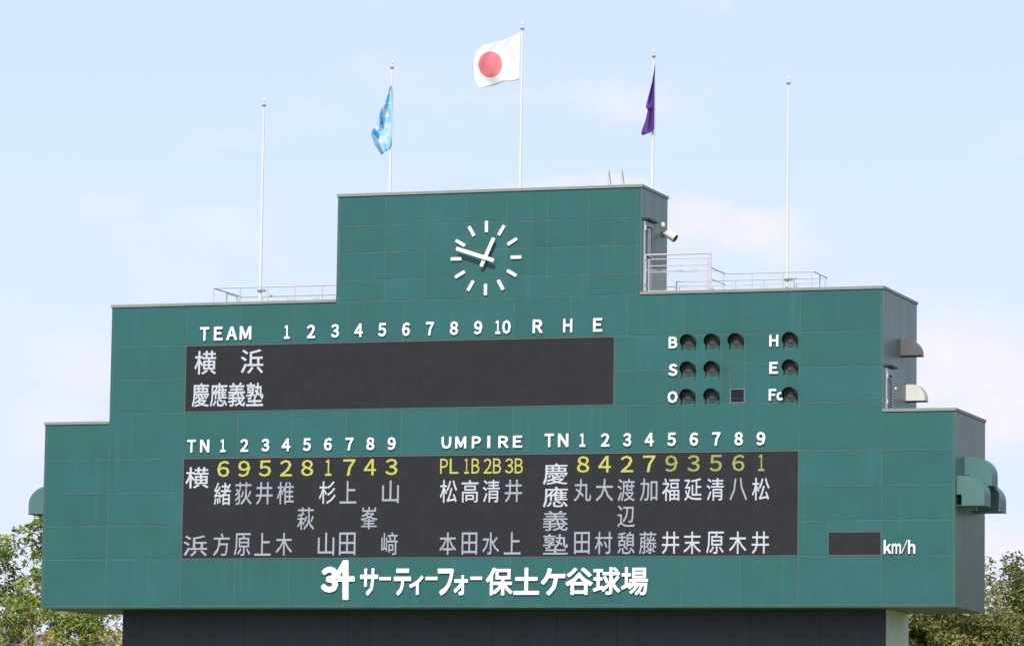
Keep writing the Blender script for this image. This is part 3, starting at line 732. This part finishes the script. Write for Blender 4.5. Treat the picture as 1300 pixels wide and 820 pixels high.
def flag_mat(name, builder, rough=.75):
    M = bpy.data.materials.new(name); M.use_nodes = True; t = M.node_tree; b = t.nodes['Principled BSDF']
    b.inputs['Roughness'].default_value = rough; b.inputs['Specular IOR Level'].default_value = .15
    uv = t.nodes.new('ShaderNodeUVMap'); col = builder(t, uv.outputs[0])
    t.links.new(col, b.inputs['Base Color'])
    tr = t.nodes.new('ShaderNodeBsdfTranslucent'); t.links.new(col, tr.inputs['Color'])
    mx = t.nodes.new('ShaderNodeMixShader'); mx.inputs[0].default_value = .25
    t.links.new(b.outputs[0], mx.inputs[1]); t.links.new(tr.outputs[0], mx.inputs[2])
    t.links.new(mx.outputs[0], t.nodes['Material Output'].inputs['Surface']); return M
def shape_mask(t, uv, c, r, box=False, rot=0):
    mp = t.nodes.new('ShaderNodeMapping'); mp.vector_type = 'TEXTURE'
    mp.inputs['Location'].default_value = (c[0], c[1], 0); mp.inputs['Scale'].default_value = (r[0], r[1], 1); mp.inputs['Rotation'].default_value = (0, 0, rot)
    t.links.new(uv, mp.inputs['Vector'])
    if box:
        ab = t.nodes.new('ShaderNodeVectorMath'); ab.operation = 'ABSOLUTE'; t.links.new(mp.outputs[0], ab.inputs[0])
        s = t.nodes.new('ShaderNodeSeparateXYZ'); t.links.new(ab.outputs[0], s.inputs[0])
        m1 = t.nodes.new('ShaderNodeMath'); m1.operation = 'MAXIMUM'; t.links.new(s.outputs[0], m1.inputs[0]); t.links.new(s.outputs[1], m1.inputs[1]); out = m1.outputs[0]
    else:
        ln = t.nodes.new('ShaderNodeVectorMath'); ln.operation = 'LENGTH'; t.links.new(mp.outputs[0], ln.inputs[0]); out = ln.outputs['Value']
    lt = t.nodes.new('ShaderNodeMath'); lt.operation = 'LESS_THAN'; lt.inputs[1].default_value = 1; t.links.new(out, lt.inputs[0]); return lt.outputs[0]
def painted(base, marks):
    def build(t, uv):
        cur = None
        for (c, r, colr, bx, rot) in marks:
            mk = shape_mask(t, uv, c, r, bx, rot)
            mx = t.nodes.new('ShaderNodeMix'); mx.data_type = 'RGBA'; t.links.new(mk, mx.inputs['Factor'])
            if cur is None: mx.inputs['A'].default_value = (*base, 1)
            else: t.links.new(cur, mx.inputs['A'])
            mx.inputs['B'].default_value = (*colr, 1); cur = mx.outputs['Result']
        return cur
    return build
def interp(pts, t):
    P = [Vector(p) for p in pts]; ls = [0]
    for a, b in zip(P[:-1], P[1:]): ls.append(ls[-1]+(b-a).length)
    s = t*ls[-1]
    for i in range(len(P)-1):
        if s <= ls[i+1] or i == len(P)-2:
            k = (s-ls[i])/max(ls[i+1]-ls[i], 1e-6); return P[i].lerp(P[i+1], k)
def flag(label, hoist, top, fly, bottom, y, wave, M, nu=44, nv=30, bbox=None, parts=()):
    "cloth between four edge curves measured in the photograph, with folds in depth"
    (hx, hy) = hoist[0]; org = W(hx, hy, y)
    v = []; uvs = []
    c00, c10, c01, c11 = [Vector(p) for p in (top[0], top[-1], bottom[0], bottom[-1])]
    for j in range(nv+1):
        for i in range(nu+1):
            a, b = i/nu, j/nv
            P = interp(top, a)*(1-b) + interp(bottom, a)*b + interp(hoist, b)*(1-a) + interp(fly, b)*a \
                - (c00*(1-a)*(1-b) + c10*a*(1-b) + c01*(1-a)*b + c11*a*b)
            w = W(P[0], P[1], y + wave(a, b)); v.append(w-org)
            if bbox: uvs.append(((P[0]-bbox[0])/(bbox[2]-bbox[0]), (P[1]-bbox[1])/(bbox[3]-bbox[1])))
            else: uvs.append((a, b))
    f = [(j*(nu+1)+i, j*(nu+1)+i+1, (j+1)*(nu+1)+i+1, (j+1)*(nu+1)+i) for j in range(nv) for i in range(nu)]
    me = MB().add(v, f).mesh('flag', [M]); me.polygons.foreach_set('use_smooth', [True]*len(me.polygons))
    ul = me.uv_layers.new(name='UVMap')
    idx = np.empty(len(me.loops), 'i'); me.loops.foreach_get('vertex_index', idx)
    ul.data.foreach_set('uv', np.array(uvs, 'f')[idx].ravel())
    o = link('flag', me, None, None, org); tag(o, label, 'flag')
    sm = o.modifiers.new('cloth', 'SOLIDIFY'); sm.thickness = .006; sm.offset = 0
    return o
# white flag with red disc: marks are laid in a frame of the flag's own outline
bb = (598, 40, 662, 114)
nrm = lambda x, y: ((x-bb[0])/(bb[2]-bb[0]), (y-bb[1])/(bb[3]-bb[1]))
M_jp = flag_mat('white_flag_cloth', painted((.90, .89, .89), [(nrm(622.6, 82.3), (15.0/64, 16.6/74), (.88, .26, .30), False, 0.0)]))
flag('white flag with a red disc flying out to the left', [(660.6, 41), (660, 72), (659.2, 101.5)],
     [(660.6, 41), (650, 47), (638, 52), (625, 55), (613, 58)], [(613, 58), (603, 68), (599.5, 82), (601, 98), (608, 112.5)],
     [(659.2, 101.5), (650, 103.5), (641, 103), (630, 108), (608, 112.5)], 1.6,
     lambda a, b: -.07*math.sin(a*9+b*4.5)*min(1, a*3) - .028*math.sin(a*21-b*8)*min(1, a*2) + .35*a + (.25*max(0, (a-.75)/.25)**2)*(1-b), M_jp, bbox=bb)
# pale blue flag hanging limp
bb2 = (469, 105, 500, 198); n2 = lambda x, y: ((x-bb2[0])/(bb2[2]-bb2[0]), (y-bb2[1])/(bb2[3]-bb2[1]))
sx, sy = 1/31, 1/93; Wc = (.85, .88, .92)
marks = [(n2(484, 137), (2.0*sx, 26*sy), (.10, .32, .78), True, .0),
         (n2(493, 118), (3*sx, 2.0*sy), Wc, True, 0), (n2(491.5, 131.5), (4.5*sx, .9*sy), Wc, True, 0),
         (n2(488.8, 141), (2.6*sx, 3.2*sy), Wc, True, 0), (n2(491, 146.3), (2.6*sx, 2.6*sy), Wc, True, 0), (n2(486.8, 147.5), (1.4*sx, 1.8*sy), Wc, True, 0),
         (n2(479.5, 151), (1.3*sx, 2*sy), Wc, True, 0), (n2(480.5, 163), (3.8*sx, 1.5*sy), Wc, True, 0), (n2(484, 161), (1.2*sx, 2.6*sy), Wc, True, 0),
         (n2(494.4, 163), (2.0*sx, 6.5*sy), Wc, True, 0), (n2(490.4, 160), (1.1*sx, 3.2*sy), Wc, True, .0), (n2(493, 171), (2.6*sx, 1.8*sy), Wc, True, 0),
         (n2(485.6, 177), (4.6*sx, 4.2*sy), Wc, True, 0), (n2(476.5, 168.5), (5.6*sx, 4.2*sy), (.07, .30, .76), True, .35)]
M_bl = flag_mat('pale_blue_flag_cloth', painted((.42, .76, .97), marks))
flag('pale blue flag with white marks hanging limp from its pole', [(496.6, 107), (497.8, 122), (498, 150), (497.6, 172), (494.5, 189)],
     [(496.6, 107), (495.8, 109)], [(495.8, 109), (489, 128), (483, 142), (479, 156), (470.8, 169.5), (476, 184), (484, 197)],
     [(494.5, 189), (489, 193), (484, 197)], 1.52,
     lambda a, b: -.12*math.sin(a*8+b*3.0)*min(1, b*2.5) - .10*a, M_bl, nu=28, nv=50, bbox=bb2)
bb3 = (813, 82, 832, 174); n3 = lambda x, y: ((x-bb3[0])/(bb3[2]-bb3[0]), (y-bb3[1])/(bb3[3]-bb3[1]))
M_pu = flag_mat('purple_flag_cloth', painted((.155, .075, .34), [(n3(822.6, 141.5), (2.6/19, 1.6/92), (.8, .03, .05), True, 0), (n3(820.0, 139.4), (1.2/19, 1.0/92), (.7, .03, .08), True, 0)]))
flag('dark purple flag with a small red mark hanging limp from its pole', [(832, 82), (831.2, 100), (831, 130), (830.6, 163.5)],
     [(832, 82), (831.4, 83)], [(831.4, 83), (828, 104), (819.6, 136), (822.4, 139.4), (819.8, 152), (814, 168.5), (815.4, 172.2)],
     [(830.6, 163.5), (826, 168.5), (815.4, 172.2)], 1.36,
     lambda a, b: -.10*math.sin(a*7+b*3.2)*min(1, b*2) - (.12*math.exp(-((b-.60)/.04)**2))*a, M_pu, nu=24, nv=50, bbox=bb3)

# ------------------------------------------------------------------ lamp post behind the building, left
p = W(52.5, 812, 16.0)
t = thing('lamp_post', 'grey park lamp with a brown domed cap among the left trees', 'street lamp', (p.x, 16.0, 0))
MB().rod((0, 0, 0), (0, 0, p.z-.42), .09, .06, 10).obj('pole', M_lampgrey, t, smooth=True)
MB().lathe([(.05, -.46), (.13, -.42), (.20, -.30), (.21, -.05), (.11, 0)], (0, 0, p.z), 14).obj('lamp_glass', M_lampgrey, t, smooth=True)
MB().lathe([(.23, -.04), (.22, .04), (.16, .12), (.08, .16), (.001, .17)], (0, 0, p.z), 14).obj('cap', M_brown, t, smooth=True)

# ------------------------------------------------------------------ trees
def leaf_mat(name, cols, trans=.35):
    M = bpy.data.materials.new(name); M.use_nodes = True; t = M.node_tree; b = t.nodes['Principled BSDF']
    at = t.nodes.new('ShaderNodeAttribute'); at.attribute_name = 'tone'
    cr = t.nodes.new('ShaderNodeValToRGB'); t.links.new(at.outputs['Fac'], cr.inputs[0])
    els = cr.color_ramp.elements
    for i, (p, c) in enumerate(cols):
        e = els[i] if i < 2 else els.new(p)
        e.position = p; e.color = (*c, 1)
    t.links.new(cr.outputs[0], b.inputs['Base Color']); b.inputs['Roughness'].default_value = .5; b.inputs['Specular IOR Level'].default_value = .35
    tr = t.nodes.new('ShaderNodeBsdfTranslucent'); t.links.new(cr.outputs[0], tr.inputs['Color'])
    mx = t.nodes.new('ShaderNodeMixShader'); mx.inputs[0].default_value = trans
    t.links.new(b.outputs[0], mx.inputs[1]); t.links.new(tr.outputs[0], mx.inputs[2]); t.links.new(mx.outputs[0], t.nodes['Material Output'].inputs['Surface'])
    return M
ML = leaf_mat('light_leaves', [(0, (.08, .13, .028)), (.5, (.24, .32, .065)), (.86, (.52, .58, .15)), (.93, (.50, .38, .09)), (1, (.60, .38, .04))], .45)
MR = leaf_mat('dark_leaves', [(0, (.06, .085, .025)), (.45, (.17, .195, .05)), (.85, (.42, .41, .13)), (.95, (.30, .23, .08)), (1, (.34, .20, .08))], .42)
MY = leaf_mat('yellow_blossom', [(0, (.12, .17, .04)), (.35, (.20, .22, .04)), (.6, (.70, .42, .03)), (1, (.85, .55, .05))])
def leaves_mesh(centres, radii, per, size, mt, tone_shift=0.0):
    "leaf-sized folded quads scattered in clumps"
    cs = []; tn = []
    for c, r in zip(centres, radii):
        n = int(per*(r/.45)**2.2)
        d = rng.normal(size=(n, 3)); d /= np.linalg.norm(d, axis=1)[:, None]
        rr = r*rng.uniform(.25, 1, n)**.6
        cs.append(np.array(c)+d*rr[:, None]*np.array((1, 1, .75)))
        tn.append(np.clip(rng.normal(.46+rng.normal()*.15+tone_shift, .26, n), 0, .9))
    C = np.concatenate(cs); T = np.concatenate(tn); n = len(C)
    hot = rng.random(n) < .03; T[hot] = rng.uniform(.9, 1, hot.sum())
    a = rng.normal(size=(n, 3)); a /= np.linalg.norm(a, axis=1)[:, None]
    up = rng.normal(size=(n, 3))*.75 + np.array((-.1, -.35, .8)); up /= np.linalg.norm(up, axis=1)[:, None]
    a = a - (a*up).sum(1)[:, None]*up; a /= np.linalg.norm(a, axis=1)[:, None]; b = np.cross(up, a)
    s = size*rng.uniform(.6, 1.35, n)[:, None]
    V = np.empty((n, 4, 3)); V[:, 0] = C-a*s; V[:, 1] = C+b*s*.42+up*s*.10; V[:, 2] = C+a*s; V[:, 3] = C-b*s*.42+up*s*.10
    me = bpy.data.meshes.new('leaves'); me.vertices.add(4*n); me.vertices.foreach_set('co', V.ravel().astype('f'))
    F = np.arange(4*n).reshape(n, 4)[:, [0, 1, 2, 0, 2, 3]].reshape(-1)
    me.loops.add(6*n); me.loops.foreach_set('vertex_index', F.astype('i'))
    me.polygons.add(2*n); me.polygons.foreach_set('loop_start', np.arange(0, 6*n, 3, dtype='i')); me.polygons.foreach_set('loop_total', np.full(2*n, 3, 'i'))
    me.update(calc_edges=True); at = me.attributes.new('tone', 'FLOAT', 'POINT'); at.data.foreach_set('value', np.repeat(T, 4).astype('f'))
    me.materials.append(mt); return me
def tree(name, label, cat, base, top, spread, crown_h, mt, seed, nb=26, per=60, size=.10, group=None, gap=1.0, tone=0.0, trunk=.26, cut=None, extra=()):
    R = random.Random(seed)
    t = thing(name, label, cat, base, group)
    H = top; z0 = H-crown_h
    tb = MB(); p = Vector((0, 0, 0)); r = trunk; fork = []
    k = 7
    for i in range(k):
        q = Vector((p.x+R.uniform(-.25, .25), p.y+R.uniform(-.25, .25), (i+1)*H*.86/k)); r2 = trunk*(1-.8*(i+1)/k)+.02
        tb.rod(p, q, r, r2, 9, caps=False); p, r = q, r2; fork.append((Vector(q), r))
    tb.obj('trunk', M_bark, t, smooth=True)
    cs = []; rs = []; bm_ = MB(); tw = MB()
    for b in range(nb):
        f = [x for x in fork if x[0].z > z0*.75] or fork[-2:]
        s, sr = R.choice(f); a = R.uniform(0, math.tau); zt = z0 + crown_h*R.random()**.75
        rel = (zt-z0)/crown_h; rad = spread*math.sqrt(max(.05, 1-(rel*1.25-.35)**2))*R.uniform(.45, 1)
        e = Vector((math.cos(a)*rad, math.sin(a)*rad*.8, max(zt, s.z*.8)))
        e.z = min(e.z, H-.25)
        mid = s.lerp(e, .5) + Vector((R.uniform(-.3, .3), R.uniform(-.3, .3), R.uniform(.0, .5)))
        bm_.rod(s, mid, min(sr*.6, .09), .05, 6, caps=False); bm_.rod(mid, e, .05, .018, 6, caps=False)
        for i in range(R.randint(6, 9)):
            u_ = R.uniform(.35, 1.05); c = mid.lerp(e, u_) if u_ > .5 else s.lerp(e, u_+.2)
            c = c + Vector((R.gauss(0, .62), R.gauss(0, .62), R.gauss(0, .42)))
            rr = R.uniform(.28, .60)*gap
            tw.rod(mid.lerp(e, min(1, u_)), c, .022, .008, 4, caps=False)
            cs.append(tuple(c)); rs.append(rr)
    bm_.obj('limb', M_bark, t, smooth=True); o = tw.obj('twigs', M_bark, t); o['kind'] = 'stuff'
    for c, rr in extra: cs.append(c); rs.append(rr)
    o = link('crown', leaves_mesh(cs, rs, per, size, mt, tone), None, t); o['kind'] = 'stuff'
    return t
def blob(base, y, pts):
    "extra leafy clumps: (px, py, radius m) on the tree's own plane"
    out = []
    for px, py, r in pts:
        c = W(px, py, y + rng.uniform(-.6, .6)); out.append(((c.x-base[0], c.y-base[1], c.z), r))
    return out
def X_at(px, y, py=800): return W(px, py, y).x
def Z_at(px, py, y): return W(px, py, y).z
G1 = 'broadleaf trees standing behind the scoreboard'
tree('broadleaf_tree', 'sparse yellow-green tree at the far left edge behind the building', 'tree', (X_at(0, 26), 26, 0), Z_at(0, 684, 26), 1.7, 6.5, ML, 3, nb=12, size=.125, group=G1, gap=.85,
     extra=blob((X_at(0, 26), 26), 26, [(4,690,.5),(16,686,.42),(10,700,.5),(24,700,.36),(2,716,.55),(16,722,.4),(28,742,.4),(8,740,.4),(-6,705,.6),(20,760,.4)]))
tree('broadleaf_tree', 'taller airy green tree hugging the left wall below the green hood', 'tree', (X_at(52, 23), 23, 0), Z_at(50, 664, 23), 1.25, 6.5, ML, 5, nb=10, size=.125, group=G1, gap=.8,
     extra=blob((X_at(52, 23), 23), 23, [(50,664,.42),(42,668,.40),(33,672,.30),(26,671,.16),(46,682,.40),(36,685,.30),(52,700,.42),(44,708,.35),(50,728,.45),(40,735,.35),(34,716,.26),(48,752,.42),(30,752,.34),(52,765,.36)]))
tree('broadleaf_tree', 'low dense green tree below the left overhang beside the dark wall', 'tree', (X_at(118, 21), 21, 0), Z_at(118, 768, 21), 1.9, 4.5, ML, 8, nb=20, group=G1, per=62)
tree('broadleaf_tree', 'low bushy tree at the bottom left corner with yellowing leaves', 'tree', (X_at(22, 21), 21, 0), Z_at(20, 765, 21), 1.8, 4.0, ML, 11, nb=11, group=G1, gap=.8)
for q, py, sd_, lb in ((40, 803, 21, 'yellow flowering bush top left of the brown-capped lamp'), (70, 812, 22, 'yellow blossom spray right of the brown-capped lamp'), (143, 806, 23, 'small yellow blossom spray beside the dark base wall')):
    y = 15.5
    tree('flowering_shrub', lb, 'shrub', (X_at(q, y), y, 0), Z_at(q, py-8, y), .40, 1.6, MY, sd_, nb=6, per=34, size=.075, group='yellow flowering shrubs', gap=.5, trunk=.05)
tree('broadleaf_tree', 'dark olive tree below the right overhang beside the pale wall', 'tree', (X_at(1185, 24), 24, 0), Z_at(1185, 755, 24), 2.1, 5.0, MR, 31, nb=34, group=G1, per=80)
tree('broadleaf_tree', 'slim airy tree just right of the right end wall', 'tree', (X_at(1258, 26), 26, 0), Z_at(1258, 738, 26), 1.1, 5.0, MR, 34, nb=12, group=G1, gap=.7,
     extra=blob((X_at(1258, 26), 26), 26, [(1255,712,.30),(1259,724,.34),(1253,736,.34),(1262,742,.28),(1270,772,.4),(1262,778,.4)]))
tree('broadleaf_tree', 'full olive-brown tree at the right edge of the view', 'tree', (X_at(1306, 28), 28, 0), Z_at(1306, 726, 28), 2.3, 6.5, MR, 37, nb=30, group=G1, per=75,
     extra=blob((X_at(1306, 28), 28), 28, [(1281,719,.30),(1276,727,.30),(1288,728,.45),(1298,718,.5),(1272,740,.32),(1284,745,.5),(1296,742,.5),(1276,762,.45),(1290,765,.5),(1285,785,.5)]))
tree('broadleaf_tree', 'low green tree at the bottom right between its taller neighbours', 'tree', (X_at(1240, 23), 23, 0), Z_at(1240, 782, 23), 1.8, 4.0, MR, 41, nb=26, group=G1, per=75, tone=.1)

# wood added beyond the right side of the ground: outside the view, there to darken the low reflections in the glossy right walls
cs = []; rs = []
for i in range(150):
    x = rng.uniform(20, 95); y = rng.uniform(75, 120); x += max(0, 12-(y-75)*.0)
    h = 20+4*math.sin(x*.21)+rng.normal()*2
    for k in range(3): cs.append((x+rng.normal()*2, y+rng.normal()*2, h-3-6*k+rng.normal())); rs.append(2.6)
me = leaves_mesh(cs, rs, 3.0, .75, MR)
o = link('wood', me, None); tag(o, 'dense dark wood added out of view for the right walls to mirror', kind='stuff')
